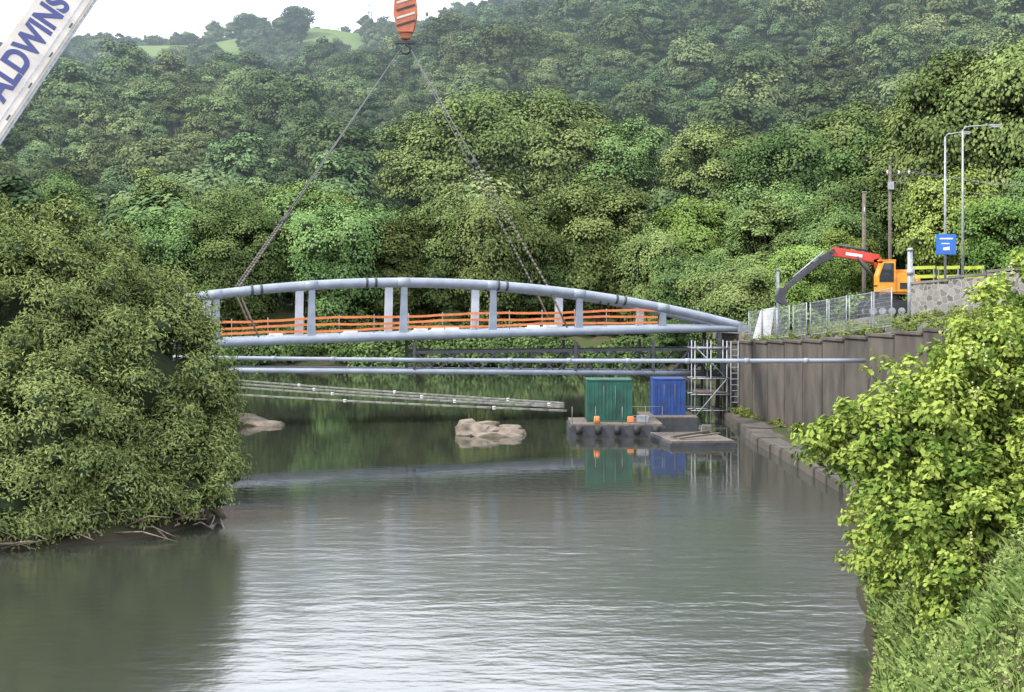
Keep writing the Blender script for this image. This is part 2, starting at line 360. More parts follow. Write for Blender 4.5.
# right bank shrubs
SL=[(7.7,30.5,4.9,1.3,1.3,.9),(9.3,31,5.1,2.0,1.8,1.7),(11.2,31.5,6.1,2.1,2.0,2.2),(8.9,29,3.3,1.6,1.5,1.5),(9.2,27.5,1.9,1.1,1.3,1.2),(11.3,29,3.4,2.2,2.0,2.2),(14,34,6.9,2.6,2.5,2.5),(13,27,5.0,2.5,2.2,2.4),(16.5,40,6.2,2.8,2.6,2.2),(13.2,42,4.2,1.7,1.8,1.7),(12.2,38,4.6,1.8,2,1.6),(12.4,35,4.2,2,2,2.0),(10.2,33,3.4,1.8,1.8,1.8),(9.9,35.5,2.0,1.3,1.6,1.6)]
C,R,K=lobes(SL,5.0,.18,.42,.5,(.35,1.1),.45)
def flow(a):
    for i in range(120):
        c=np.array(C[rng.integers(len(C))]); p=c+np.array([rng.uniform(-.4,.2),-.35,.25]); n=20
        P=p+rng.normal(size=(n,3))*[.03,.03,.12]; a.leaves(P,norm(rng.normal(size=(n,3))+[0,-1,.5]),.06,.05,3,.5)
    for i in range(240):
        j=rng.integers(len(C)); c=np.array(C[j]); o=norm(c-K[j]); d=norm(o*[1,1,.4]+[-.1,-.1,.7]+rng.normal(size=3)*.35); l=rng.uniform(.5,1.0); n=16
        t=np.linspace(0,1,n)[:,None]; P=c+o*.2+d*t*l-np.array([0,0,.25])*t*t+rng.normal(size=(n,3))*.05
        a.leaves(P,norm(rng.normal(size=(n,3))*.7+[0,-.2,.8]),.15,.09,0,rng.uniform(.5,1,n),.5); a.tube([c,c+o*.2+d*l*.5,c+o*.2+d*l-[0,0,.25]],[.012,.009,.004],2,4)
    for (x,y,z,rx,ry,rz) in SL:
        for i in range(8):
            d=norm(rng.normal(size=3)); e=np.array([x+d[0]*rx*1.1,y+d[1]*ry*1.1,z+abs(d[2])*rz]); b0=np.array([x+1,y,max(.5,z-rz)])
            a.tube([b0,(b0+e)/2+[0,0,.3],e],[.05,.03,.01],2,5)
print('shrub clumps',len(C))
shrub_mass('riverside_knotweed',C,R,70,.145,.095,M_shrub,hang=.5,core=.0,extra=flow,sq=.9,jit=1.0,tb=(.0,1.0),centre=K,ref=.31)

# near bank grass & low herbs
a=Acc()
n=40000; x=rng.uniform(4.6,14,n); y=rng.uniform(15,46,n); d=sdist(x,y); k=d>.15; x=x[k];y=y[k]; z=H(x,y)
Nn=norm(rng.normal(size=(len(x),3))*[1,1,.25]+[0,-.3,0]); 
hh=rng.uniform(.15,.42,len(x)); ben=rng.normal(size=(len(x),3))*.4; up=norm(ben*[1,1,0]+[0,0,1.])
s_=np.cross(Nn,up); s_=norm(s_)*.013
P=np.stack([x,y,z],-1); V=np.stack([P-s_,P+s_,P+up*hh[:,None]*.6+s_*.7,P+up*hh[:,None]+ben*.15],1).reshape(-1,3)
pn=np.clip(.5+.3*np.sin(x*2.1)*np.sin(y*1.7)+rng.normal(size=len(x))*.2,0,1)
a.add(V,np.arange(4*len(x)).reshape(-1,4),0,pn)
n=60000; x=rng.uniform(4.6,14,n); y=rng.uniform(15,46,n); k=sdist(x,y)>.0; x=x[k];y=y[k]; z=H(x,y)+rng.uniform(.05,.55,len(x))*(.55+.45*np.sin(x*3+.5*y)*np.sin(y*2.3))
a.leaves(np.stack([x,y,z],-1),norm(rng.normal(size=(len(x),3))*.6+[0,-.4,1]),.10,.06,0,np.clip(.5+.4*np.sin(x*1.7+1)*np.sin(y*1.3)+rng.normal(size=len(x))*.2,0,1))
obj('bank_grass',a.mesh('bank_grass',[M_grassb]))

# ------------------------------------------------------------ hard-surface builder
class MB:
    def __init__(s): s.bm=bmesh.new(); s.mats=[]
    def mi(s,m):
        if m not in s.mats: s.mats.append(m)
        return s.mats.index(m)
    def box(s,c,size,m,rot=None,bev=0):
        r=bmesh.ops.create_cube(s.bm,size=1); M=Matrix.Translation(c)@((rot.to_4x4() if rot else Matrix.Identity(4)))@Matrix.Diagonal((*size,1))
        bmesh.ops.transform(s.bm,matrix=M,verts=r['verts']); fs={f for v in r['verts'] for f in v.link_faces}
        i=s.mi(m)
        for f in fs: f.material_index=i
        if bev:
            es=list({e for f in fs for e in f.edges}); rr=bmesh.ops.bevel(s.bm,geom=es,offset=bev,segments=2,affect='EDGES')
            for f in rr['faces']: f.material_index=i
    def beam(s,p0,p1,w,h,m,bev=0):
        p0=Vector(p0);p1=Vector(p1); d=(p1-p0); l=d.length; d.normalize(); up=Vector((0,0,1))
        if abs(d.z)>.98: up=Vector((0,1,0))
        y=up.cross(d).normalized(); z=d.cross(y); R=Matrix((d,y,z)).transposed()
        s.box((p0+p1)/2,(l,w,h),m,R,bev)
    def tube(s,pts,r,m,seg=12,cap=True):
        pts=[Vector(p) for p in pts]; rs=r if isinstance(r,(list,tuple)) else [r]*len(pts); rings=[]; i_=s.mi(m)
        for i,p in enumerate(pts):
            d=(pts[min(i+1,len(pts)-1)]-pts[max(i-1,0)]).normalized(); ref=Vector((0,0,1)) if abs(d.z)<.95 else Vector((0,1,0))
            u=d.cross(ref).normalized(); w=d.cross(u)
            rings.append([s.bm.verts.new(p+rs[i]*(math.cos(t*2*math.pi/seg)*u+math.sin(t*2*math.pi/seg)*w)) for t in range(seg)])
        for a_,b_ in zip(rings,rings[1:]):
            for j in range(seg):
                f=s.bm.faces.new([a_[j],a_[(j+1)%seg],b_[(j+1)%seg],b_[j]]); f.material_index=i_; f.smooth=True
        if cap:
            for rg in (rings[0],rings[-1]):
                f=s.bm.faces.new(rg); f.material_index=i_
    def poly(s,pts,m,thick=None,axis=None):
        i=s.mi(m); vs=[s.bm.verts.new(p) for p in pts]; f=s.bm.faces.new(vs); f.material_index=i
        if thick:
            r=bmesh.ops.extrude_face_region(s.bm,geom=[f]); vv=[e for e in r['geom'] if isinstance(e,bmesh.types.BMVert)]
            bmesh.ops.translate(s.bm,verts=vv,vec=Vector(axis)*thick)
            for e in r['geom']:
                if isinstance(e,bmesh.types.BMFace): e.material_index=i
            for v in vv:
                for ff in v.link_faces: ff.material_index=i
    def done(s,name,parent=None,loc=(0,0,0),rot=None):
        bmesh.ops.recalc_face_normals(s.bm,faces=s.bm.faces[:])
        me=bpy.data.meshes.new(name); s.bm.to_mesh(me); s.bm.free()
        for m in s.mats: me.materials.append(m)
        return obj(name,me,loc,parent,rot)

M_steel=paint('painted_grey_steel',(.25,.285,.335),(.19,.22,.27),.42,1.2)
M_steelw=paint('pale_steel',(.52,.55,.60),(.42,.45,.50),.45,1.5)
M_dark=paint('dark_steel',(.05,.055,.065),(.03,.03,.035),.6,2)
M_galv=paint('galvanised_steel',(.34,.36,.38),(.22,.24,.26),.5,4,metal=.2)
M_float=paint('boom_float_grey',(.20,.20,.19),(.12,.12,.11),.7,2)
M_orange=paint('orange_netting',(.72,.24,.08),(.60,.18,.06),.7,3)
M_conc=paint('weathered_concrete',(.100,.085,.070),(.038,.033,.028),.95,.7,bump=.05,stretch=(1.3,1.3,.6),lo=.3,hi=.7)
M_conc2=paint('pale_concrete',(.20,.185,.16),(.10,.092,.078),.95,2,bump=.03)
M_wood=paint('weathered_timber',(.15,.125,.10),(.08,.07,.055),.9,5)
M_white=paint('white_paint',(.68,.68,.66),(.52,.52,.50),.5,2)
M_black=paint('black_rubber',(.015,.015,.017),(.03,.03,.03),.7,3)
M_glass=paint('dark_glass',(.02,.025,.03),(.03,.035,.04),.08,1)

# ------------------------------------------------------------ footbridge
TH=math.radians(15); cs,sn=math.cos(TH),math.sin(TH); LB=54.0; Wd=3.5
def BP(s,dep,z): return Vector((16.6-cs*s-sn*dep,100-sn*s+cs*dep,z))
def dz(s): return 6.34-.028*s+.25*(1-((s-27)/27)**2)-.12
def az(s): return dz(s)+3.58*(1-((s-27)/27)**2)+.05
fb=empty('footbridge',(0,0,0))
SS=[LB*i/54 for i in range(55)]
for nm,dep in (('front_truss',0),('rear_truss',Wd)):
    b_=MB()
    b_.tube([BP(s,dep,az(s)) for s in SS],.31,M_steel,16)
    b_.tube([BP(s,dep,dz(s)) for s in SS],.28,M_steel,16)
    for k in range(1,9):
        s=6.15*k+.1+(.42 if dep else 0)
        if s>LB-2: break
        mm=M_steel if dep==0 else M_steelw
        p0=BP(s,dep,dz(s)+.2); p1=BP(s-.05,dep,az(s)-.2)
        wx=Vector((cs,sn,0)); wy=Vector((-sn,cs,0))
        lo,hi=(.30,.22) if dep==0 else (.30,.30)
        vs=[]
        for p,hw in ((p0,lo),(p1,hi)):
            for a1,a2 in ((-1,-1),(1,-1),(1,1),(-1,1)): vs.append(b_.bm.verts.new(p+wx*a1*hw*.9+wy*a2*.12))
        ii=b_.mi(mm)
        for q in ((0,1,5,4),(1,2,6,5),(2,3,7,6),(3,0,4,7)):
            f=b_.bm.faces.new([vs[t] for t in q]); f.material_index=ii
        b_.tube([BP(s-.42,dep,az(s-.42)),BP(s+.42,dep,az(s+.42))],.325,M_steel,16)
    for s in (9,17.5,26.5,34,42):
        for o_ in (0,.6):
            b_.tube([BP(s+o_,dep,az(s+o_)),BP(s+o_+.16,dep,az(s+o_+.16))],.335,M_dark,16)
    b_.box(BP(.1,dep,dz(0)-.05),(1.0,.7,.5),M_galv,Matrix.Rotation(TH,3,'Z'),.03)
    b_.done(nm,fb)
b_=MB()
for k in range(54):
    s=k+.5; b_.beam(BP(s,.25,dz(s)-.18),BP(s,Wd-.25,dz(s)-.18),.14,.26,M_dark)
for k in range(54):
    b_.beam(BP(k+.01,Wd/2,dz(k)),BP(k+.99,Wd/2,dz(k+1)),Wd-.7,.07,M_wood)
b_.done('deck',fb)
b_=MB()
for s in np.arange(7,50,2.4): b_.tube([BP(s,Wd-.6,dz(s)+.02),BP(s,Wd-.6,dz(s)+1.5)],.03,M_galv,6)
for zo,ph in ((.42,0),(.82,1.7),(1.25,3.)):
    for s in np.arange(5.5,49.5,.6):
        f_=lambda t: dz(t)+zo+.05*math.sin(t*.6+ph)-.03*abs(math.sin(t*math.pi/2.4))
        q=[BP(s,Wd-.65,f_(s)),BP(s+.6,Wd-.65,f_(s+.6)),BP(s+.6,Wd-.65,f_(s+.6)+.16),BP(s,Wd-.65,f_(s)+.16)]
        b_.poly(q,M_orange)
b_.done('orange_barrier',fb)
b_=MB()
for s in (14,15.2,21,22,23.2,28,33):
    p=BP(s,1.6,dz(s)+.25); b_.box(p,(1.1,.7,.4),M_white,Matrix.Rotation(TH+random.uniform(-.3,.3),3,'Z'),.12)
b_.done('sandbags',fb)

# temporary launching truss under bridge
tb=empty('temporary_support_truss')
b_=MB()
for dep in (-.2,2.6):
    b_.tube([BP(-.3,dep,2.95),BP(46,dep,3.85)],.18,M_steel,10)
    b_.beam(BP(1.5,dep,4.75),BP(24,dep,4.7),.16,.2,M_dark)
    for i in range(8):
        s=1.5+i*2.8; zl=2.95+.02*s
        b_.beam(BP(s,dep,4.7),BP(s+1.4,dep,zl),.12,.12,M_dark); b_.beam(BP(s+1.4,dep,zl),BP(s+2.8,dep,4.7),.12,.12,M_dark)
    b_.beam(BP(2,dep,dz(2)-.3),BP(2.2,dep,.3),.25,.25,M_dark)
    for s in (7,12.7,24): b_.beam(BP(s,dep,5.4),BP(s,dep,3.1),.18,.3,M_dark)
b_.done('girders',tb)
sp_=empty('service_pipe'); b_=MB()
PA=Vector((17.8,70.5,5.1)); PB=Vector((-24,71,5.35))
b_.tube([PA.lerp(PB,i/20)+Vector((0,0,-.12*math.sin(math.pi*i/20))) for i in range(21)],.11,M_steel,10)
for i in range(1,14):
    p=PA.lerp(PB,i/14)+Vector((0,0,-.12*math.sin(math.pi*i/14))); b_.tube([p-Vector((.12,0,0)),p+Vector((.12,0,0))],.14,M_steel,10)
b_.box(PB+Vector((0,0,-2.4)),(.7,.7,4.6),M_conc2)
b_.done('pipe',sp_)

# ------------------------------------------------------------ retaining wall + abutment + ledge
b_=MB(); yy=100.
while yy>50:
    y2=yy-3.6; p0=Vector((xw(yy),yy,0)); p1=Vector((xw(y2),y2,0)); t0=float(plat(p0.x,yy))+.15; mid_=(p0+p1)/2; d=(p1-p0).normalized(); nrm=Vector((d.y,-d.x,0)); 
    if nrm.x<0: nrm=-nrm
    c=mid_+nrm*.35; off=random.uniform(-.03,.03); ang=math.atan2(d.y,d.x)
    b_.box((c.x+off,c.y,(t0-1)/2),(3.57,.7,t0+1),M_conc,Matrix.Rotation(ang,3,'Z'),.03)
    b_.box((c.x-.02,c.y,t0+.08),(3.58,.85,.16),M_conc,Matrix.Rotation(ang,3,'Z'),.03)
    yy=y2
b_.done('concrete_retaining_wall')
b_=MB()
R15=Matrix.Rotation(TH,3,'Z')
b_.box(BP(-1.6,Wd/2,2.1),(3.0,Wd+2.4,6.4),M_conc,R15,.05); b_.box(BP(-.4,Wd/2,5.55),(1.8,Wd+2.0,.5),M_conc2,R15,.04)
b_.done('bridge_abutment')
b_=MB()
y=97.; i=0
while y>56:
    x=float(np.interp(y,[58,62,82,98],[14.0,14.0,13.9,14.9])); l=random.uniform(2.4,4.2)
    b_.box((x+.75+random.uniform(-.05,.05),y-l/2,random.uniform(-.04,.04)),(1.7,l*.985,.95),M_conc,Matrix.Rotation(random.uniform(-.03,.03),3,'Z')@Matrix.Rotation(random.uniform(-.03,.03),3,'Y'),.06)
    y-=l; i+=1
b_.done('stone_ledge')
b_=MB(); b_.box(BP(LB+1.2,Wd/2,1.8),(3.4,Wd+2.4,5.6),M_conc,R15,.05); b_.done('bridge_abutment')
b_=MB()
for sx_ in (12.6,13.7,14.8):
    for sy_ in (96.4,98.2,100):
        b_.tube([(sx_,sy_,-.8),(sx_,sy_,5.4)],.045,M_galv,6)
for z in (.6,1.7,2.8,3.9,4.9):
    for sy_ in (96.4,98.2,100): b_.tube([(12.3,sy_-.06,z),(15.1,sy_-.06,z)],.04,M_galv,6)
    for sx_ in (12.6,13.7,14.8): b_.tube([(sx_+.06,96.1,z+.06),(sx_+.06,100.3,z+.06)],.035,M_dark,6)
b_.tube([(12.6,96.3,.2),(14.8,96.3,2.8)],.04,M_galv,6); b_.tube([(14.8,96.3,2.8),(12.6,96.3,5.)],.04,M_galv,6)
for z in (1.75,3.95): b_.box((13.7,98.2,z+.1),(2.1,3.8,.06),M_wood)
for k in range(12): b_.beam((15.0,95.9,.4+.4*k),(15.5,95.9,.4+.4*k),.05,.05,M_galv)
for x in (15,15.5): b_.tube([(x,95.9,0),(x,95.9,5.4)],.035,M_galv,6)
b_.done('scaffold_tower')

# ------------------------------------------------------------ road / compound surface
ry=np.linspace(52,106,55); rows=[]
for y in ry: rows.append([(xw(y)+.75+t,y) for t in np.linspace(0,16,18)])
P=np.array(rows); Z=plat(P[...,0],P[...,1])+.09
V=np.concatenate([P,Z[...,None]],-1).reshape(-1,3); idx=np.arange(len(V)).reshape(len(ry),18)
F=np.stack([idx[:-1,:-1],idx[:-1,1:],idx[1:,1:],idx[1:,:-1]],-1).reshape(-1,4)
M_road=paint('gravelly_asphalt',(.055,.055,.045),(.09,.085,.07),.95,2)
obj('road',mesh_np('road',V,[F],np.zeros(len(F)),None,[M_road]))
C=[];R=[]
for i in range(190):
    y=rng.uniform(56,100); x=xw(y)+rng.uniform(.3,6.5); r=rng.uniform(.2,.55); C.append((x,y,float(plat(x,y))+r*.4)); R.append(r)
for i in range(50):
    y=rng.uniform(60,98); x=xw(y)-.1-rng.uniform(0,.6); r=rng.uniform(.15,.38); C.append((x,y,rng.uniform(.45,.8))); R.append(r)
shrub_mass('verge_weeds',C,R,140,.14,.06,M_leafB,core=.4,sq=.9,jit=1.2,hang=-.5)

m,nt,out=newmat('rubble_stone'); b=N(nt,'ShaderNodeBsdfPrincipled'); b.inputs['Roughness'].default_value=.95
tc=N(nt,'ShaderNodeTexCoord'); vo=N(nt,'ShaderNodeTexVoronoi'); vo.inputs['Scale'].default_value=3.2; nt.links.new(tc.outputs['Object'],vo.inputs['Vector'])
ve=N(nt,'ShaderNodeTexVoronoi',feature='DISTANCE_TO_EDGE'); ve.inputs['Scale'].default_value=3.2; nt.links.new(tc.outputs['Object'],ve.inputs['Vector'])
sc=N(nt,'ShaderNodeSeparateColor'); nt.links.new(vo.outputs['Color'],sc.inputs[0])
c=mixc(nt,sc.outputs[0],(.09,.085,.08),(.24,.23,.21)); c=mixc(nt,ramp(nt,ve.outputs[0],.02,.06),(.28,.27,.25),c)
nt.links.new(c,b.inputs['Base Color']); nt.links.new(b.outputs[0],out.inputs[0]); M_stone=m
b_=MB()
q0=Vector((22.6,79,0)); q1=Vector((36,68,0))
for i in range(8):
    a0=q0.lerp(q1,i/8); a1=q0.lerp(q1,(i+1)/8); zt=9.05+i*.30
    b_.beam((a0.x,a0.y,(zt+5.5)/2),(a1.x,a1.y,(zt+5.5)/2),.5,zt-5.5,M_stone)
    b_.beam((a0.x,a0.y,zt+.07),(a1.x,a1.y,zt+.22),.6,.14,M_conc2)
b_.done('stone_wall')

fe=empty('mesh_fence')
yy=97.
b_=MB()
while yy>73:
    y2=yy-3.4; x0=xw(yy)+.9; x1=xw(y2)+.9; z0=float(plat(x0,yy))+.35; zz=float(plat(x1,y2))+.35
    A=Vector((x0,yy-.08,z0)); B=Vector((x1+random.uniform(-.25,.25),y2+.08,zz)); U=Vector((0,0,2.0))
    for p in (A,B): b_.tube([p-Vector((0,0,.2)),p+U],.032,M_galv,6)
    for h in (0.08,1.95): b_.tube([A+Vector((0,0,h)),B+Vector((0,0,h))],.022,M_galv,6)
    for k in range(1,22):
        p=A.lerp(B,k/22); b_.tube([p,p+Vector((0,0,1.95))],.006,M_galv,4,False)
    for k in range(1,9): b_.tube([A+Vector((0,0,k*.22)),B+Vector((0,0,k*.22))],.006,M_galv,4,False)
    for p in (A,B): b_.box(p+Vector((0,0,-.12)),(.6,.25,.16),M_conc2)
    yy=y2
b_.done('panels',fe)
b_=MB(); b_.poly([(16.7,97.6,5.2),(17.9,97.2,5.35),(18.2,97.1,7.7),(17.3,97.5,7.5)],M_white,.05,(0,1,0)); b_.tube([(18.25,97.15,5.1),(18.25,97.15,7.8)],.04,M_galv,6); b_.done('site_notice_board')
b_=MB(); b_.tube([(18.5,97.4,5.2),(18.5,97.4,10.3)],[.13,.10],M_galv,10); b_.box((18.5,97.4,10.35),(.3,.3,.1),M_galv); b_.box((18.5,97.4,5.4),(.5,.5,.3),M_conc2); b_.done('marker_post')
b_=MB(); b_.tube([(22.75,80,6.3),(22.75,80,11)],.15,M_galv,12); b_.tube([(22.75,80,11),(22.75,80,11.15)],[.22,.12],M_galv,12); b_.tube([(22.75,80,9.6),(22.75,80,9.9)],.2,M_galv,12); b_.done('marker_post')
b_=MB()
M_yel=paint('hi_vis_yellow',(.50,.56,.05),(.40,.45,.04),.5,2)
for i in range(3):
    x=24.6+i*1.5
    for z in (9.6,10.15): b_.beam((x,86,z),(x+1.4,86,z+.05),.04,.2,M_yel)
    for xx in (x+.1,x+1.3): b_.beam((xx,86,7.2),(xx,86,10.2),.06,.06,M_galv)
b_.done('safety_barrier')

def lamp(x,y,top,arm,hd):
    z0=float(plat(x,y))-.2; b_=MB()
    b_.tube([(x,y,z0),(x,y,z0+1.6)],.13,M_galv,10); b_.tube([(x,y,z0+1.6),(x,y,top-.2)],[.09,.055],M_galv,10)
    b_.tube([(x,y,top-.25),(x+.15*hd,y,top-.05),(x+.5*hd,y,top),(x+arm*hd,y,top+.06)],.04,M_galv,8)
    b_.box((x+(arm+.3)*hd,y,top+.05),(.7,.26,.13),M_galv,None,.04); b_.box((x+(arm+.3)*hd,y,top-.03),(.5,.2,.04),M_white)
    return b_.done('street_lamp')
lamp(26.3,85,18.3,.9,1); lamp(26.4,82,18.35,1.6,1)
b_=MB(); M_blue=paint('blue_sign_face',(.02,.14,.48),(.02,.11,.40),.4,2)
b_.box((26.3,84.8,11.55),(1.22,.05,1.25),M_blue,None,.02)
b_.box((26.3,84.768,11.9),(.8,.01,.09),M_white); b_.box((26.25,84.768,11.6),(.5,.01,.07),M_white); b_.poly([(26.1,84.768,11.2),(26.5,84.768,11.2),(26.5,84.768,11.42),(26.1,84.768,11.35)],M_white,.008,(0,-1,0))
b_.tube([(26.3,84.88,10.9),(26.3,84.88,12.2)],.04,M_galv,6)
b_.done('traffic_sign')
b_=MB(); b_.tube([(29.7,110,6),(29.7,110,18.8)],[.17,.12],M_wood,10); b_.beam((29.3,110,18.1),(31.4,110,18.1),.1,.1,M_dark); b_.tube([(29.7,110,16.8),(30.8,110,18)],.03,M_dark,6); b_.box((29.7,109.75,17.2),(.4,.35,.6),M_galv)
for x in (29.5,30.4,31.2): b_.tube([(x,110,18.1),(x,110,18.4)],.06,M_white,8)
for x,z in ((31.2,18.4),(30.4,18.4),(29.8,17.6)):
    p0=Vector((x,110,z)); p1=Vector((x+22,92,z-1.0)); b_.tube([p0.lerp(p1,i/10)-Vector((0,0,1.6*math.sin(math.pi*i/10))) for i in range(11)],.016,M_float,4)
b_.done('utility_pole')
b_=MB(); b_.tube([(26.4,105,5.5),(26.4,105,16.3)],[.18,.13],M_wood,10); b_.box((26.4,105,16.33),(.3,.3,.06),M_galv); b_.tube([(26.4,104.85,14.5),(26.4,104.85,15.2)],.05,M_galv,6); b_.done('utility_pole')
b_=MB(); b_.tube([(51.5,92,6),(51.5,92,18)],[.17,.12],M_wood,10); b_.beam((50.5,92,17.4),(54,92,17.4),.1,.1,M_dark); b_.done('utility_pole')

# ------------------------------------------------------------ excavator
ex=empty('excavator'); M_or=paint('excavator_orange',(.78,.32,.03),(.6,.23,.02),.45,1.5); M_red=paint('boom_red',(.52,.05,.035),(.4,.04,.02),.45,1.5)
b_=MB(); gz=float(plat(24.8,92))+.1
for oy in (-1.0,1.0):
    pr=[(22.9,gz+.3),(23.2,gz),(26.1,gz),(26.4,gz+.3),(26.4,gz+.75),(26.1,gz+1.05),(23.2,gz+1.05),(22.9,gz+.75)]
    b_.poly([(x,92+oy-.25,z) for x,z in pr],M_black,.5,(0,1,0))
    for k in range(11): b_.box((23.3+k*.27,92+oy,gz+1.08),(.12,.54,.06),M_dark)
    for k in range(5): b_.tube([(23.4+k*.62,92+oy-.29,gz+.4),(23.4+k*.62,92+oy-.24,gz+.4)],.24,M_galv,12)
b_.tube([(24.8,92,gz+.9),(24.8,92,gz+1.5)],.65,M_dark,16)
b_.done('tracks',ex)
b_=MB(); z=gz+1.5
b_.box((25.3,92.1,z+.72),(2.0,2.3,1.4),M_or,None,.15); b_.box((26.3,92.1,z+.68),(.6,2.2,1.25),M_or,None,.2)
b_.box((25.6,90.93,z+.55),(.8,.02,.4),M_black); b_.box((25.6,92.3,z+1.52),(1.1,1.2,.2),M_or,None,.05)
b_.tube([(26.1,92.6,z+1.4),(26.1,92.6,z+2.0)],.06,M_dark,8)
for k in range(5): b_.box((26.62,92.1,z+.4+k*.13),(.02,1.6,.04),M_black)
b_.done('engine_house',ex)
b_=MB()
b_.poly([(23.75,90.88,z+.15),(24.9,90.88,z+.15),(24.9,90.88,z+2.15),(24.1,90.88,z+2.15),(23.75,90.88,z+1.2)],M_or,1.0,(0,1,0))
b_.poly([(23.85,90.855,z+.8),(24.78,90.855,z+.8),(24.78,90.855,z+2.02),(24.16,90.855,z+2.02),(23.85,90.855,z+1.2)],M_glass,.02,(0,1,0))
b_.box((24.45,91.38,z+2.2),(1.0,1.05,.09),M_or,None,.03); b_.poly([(23.73,90.95,z+.5),(23.73,91.8,z+.5),(24.07,91.8,z+2.1),(24.07,90.95,z+2.1)],M_glass)
b_.done('cab',ex)
b_=MB(); yb=92.3
foot=Vector((24.6,yb,z+.75)); k1=Vector((24.0,yb,10.95)); k2=Vector((21.1,yb,11.4)); tip=Vector((18.0,yb,8.95))
b_.beam(foot,k1,.42,.6,M_red,.04); b_.beam(k1+Vector((.15,0,-.05)),k2,.42,.6,M_red,.04); b_.box((22.5,yb-.22,11.17),(1.1,.012,.2),M_white,Matrix.Rotation(.155,3,'Y'))
b_.tube([k2-Vector((0,.3,0)),k2+Vector((0,.3,0))],.16,M_dark,12)
b_.beam(k2+Vector((.5,0,.15)),k2.lerp(tip,.25),.32,.5,M_dark,.04); b_.beam(k2.lerp(tip,.2),tip,.28,.34,M_dark,.04)
for oy in (-.32,.32): b_.tube([foot+Vector((-.3,oy,-.2)),k1.lerp(k2,.45)+Vector((0,oy,-.1))],.06,M_dark,8)
b_.tube([k1.lerp(k2,.2)+Vector((0,0,.42)),k2+Vector((.45,0,.42))],.075,M_dark,8)
b_.tube([k2.lerp(tip,.15)+Vector((-.1,0,.35)),k2.lerp(tip,.8)+Vector((-.1,0,.25))],.06,M_galv,8)
b_.done('boom_and_stick',ex)
b_=MB(); bk=[(18.1,9.0),(17.6,9.0),(17.35,8.5),(17.45,8.1),(17.8,7.85),(18.25,7.9),(17.95,8.2),(18.0,8.6)]
b_.poly([(x,yb-.4,z_) for x,z_ in bk],M_dark,.8,(0,1,0)); b_.done('bucket',ex)

# ------------------------------------------------------------ work pontoons
M_green=paint('green_container',(.012,.095,.065),(.010,.055,.04),.65,1.3); M_blu=paint('blue_container',(.015,.06,.23),(.015,.04,.15),.65,1.3)
def container(parent,nm,c,size,m):
    b_=MB(); x,y,z=c; w,dp,h=size; b_.box((x,y,z+h/2),(w,dp,h),m)
    n=int(w/.22)
    for k in range(n):
        b_.box((x-w/2+.15+k*(w-.3)/(n-1),y-dp/2-.01,z+h/2),(.09,.03,h-.3),m)
        b_.box((x-w/2+.15+k*(w-.3)/(n-1),y+dp/2+.01,z+h/2),(.09,.03,h-.3),m)
    for sx_ in (-1,1):
        for sy_ in (-1,1): b_.box((x+sx_*(w/2-.03),y+sy_*(dp/2-.03),z+h/2),(.14,.14,h+.05),m)
    b_.box((x,y,z+h+.03),(w+.08,dp+.08,.08),m)
    for k in (-.35,.35): b_.tube([(x+k,y-dp/2-.06,z+.3),(x+k,y-dp/2-.06,z+h-.3)],.012,M_float,6)
    b_.done(nm,parent)
wp=empty('work_pontoon'); b_=MB()
b_.box((6.3,86.2,.2),(5.7,5.2,.9),M_dark,None,.08); b_.box((6.3,86.2,.70),(5.5,5.0,.1),M_wood)
for k in range(5): b_.tube([(4.0+k*1.15,83.5,.2),(4.0+k*1.15,83.5,.65)],.2,M_black,10)
for x in (3.6,5.0,6.6,8.0,9.0): b_.tube([(x,83.8,.75),(x,83.8,1.8)],.02,M_float,6)
for z in (1.25,1.8): b_.tube([(7.2,83.8,z),(9.0,83.8,z)],.018,M_float,6)
b_.done('hull',wp)
container(wp,'green_cabin',(5.95,86.6,.76),(2.7,2.4,2.5),M_green)
b_=MB()
b_.tube([(5.1,84.1,.76),(5.1,84.1,1.2)],[.2,.16],M_orange,10); b_.box((7.9,84.6,.98),(.7,.6,.45),M_galv,None,.05); b_.box((7.2,85,.93),(.4,.4,.35),M_orange,None,.04)
b_.done('deck_equipment',wp)
wp2=empty('work_pontoon'); b_=MB()
b_.box((10.1,91.5,.2),(3.6,4.4,.9),M_dark,None,.06); b_.box((10.1,91.5,.69),(3.5,4.3,.09),M_wood); b_.done('hull',wp2)
container(wp2,'blue_cabin',(10.2,91.8,.74),(2.0,2.2,2.3),M_blu)
b_=MB()
b_.box((10.3,80.4,.02),(3.8,5.6,.45),M_dark,Matrix.Rotation(.12,3,'Z'),.05)
for k in range(14): b_.box((8.65+k*.255,80.4+.03*k,.29),(.235,5.5,.08),M_wood,Matrix.Rotation(.12,3,'Z'))
b_.beam((9,79,.45),(11.6,82,.5),.15,.12,M_wood); b_.beam((9.4,78.6,.4),(11.8,79.6,.6),.2,.08,M_wood); b_.box((11.4,82.1,.6),(.6,.5,.5),M_conc2,None,.05)
b_.done('work_raft')
def boom(x0,y0,x1,y1,nm='floating_boom'):
    b_=MB(); L=math.hypot(x1-x0,y1-y0); n=int(L/1.6)
    P0=Vector((x0,y0,.02));P1=Vector((x1,y1,.02)); f=lambda t:P0.lerp(P1,t)+Vector((0,-1.2*math.sin(math.pi*t),0))
    for i in range(n):
        b_.tube([f((i+.01)/n),f((i+.99)/n)],.05,M_float,8)
        if i%9==0: b_.tube([f(i/n)+Vector((-.12,0,.03)),f(i/n)+Vector((.12,0,.03))],.07,M_white,8)
    b_.done(nm)
boom(-31,148,4.2,112); boom(-27,134,4.0,107.5); boom(-26,124,4.1,104); boom(-29,141,4.1,109.5)

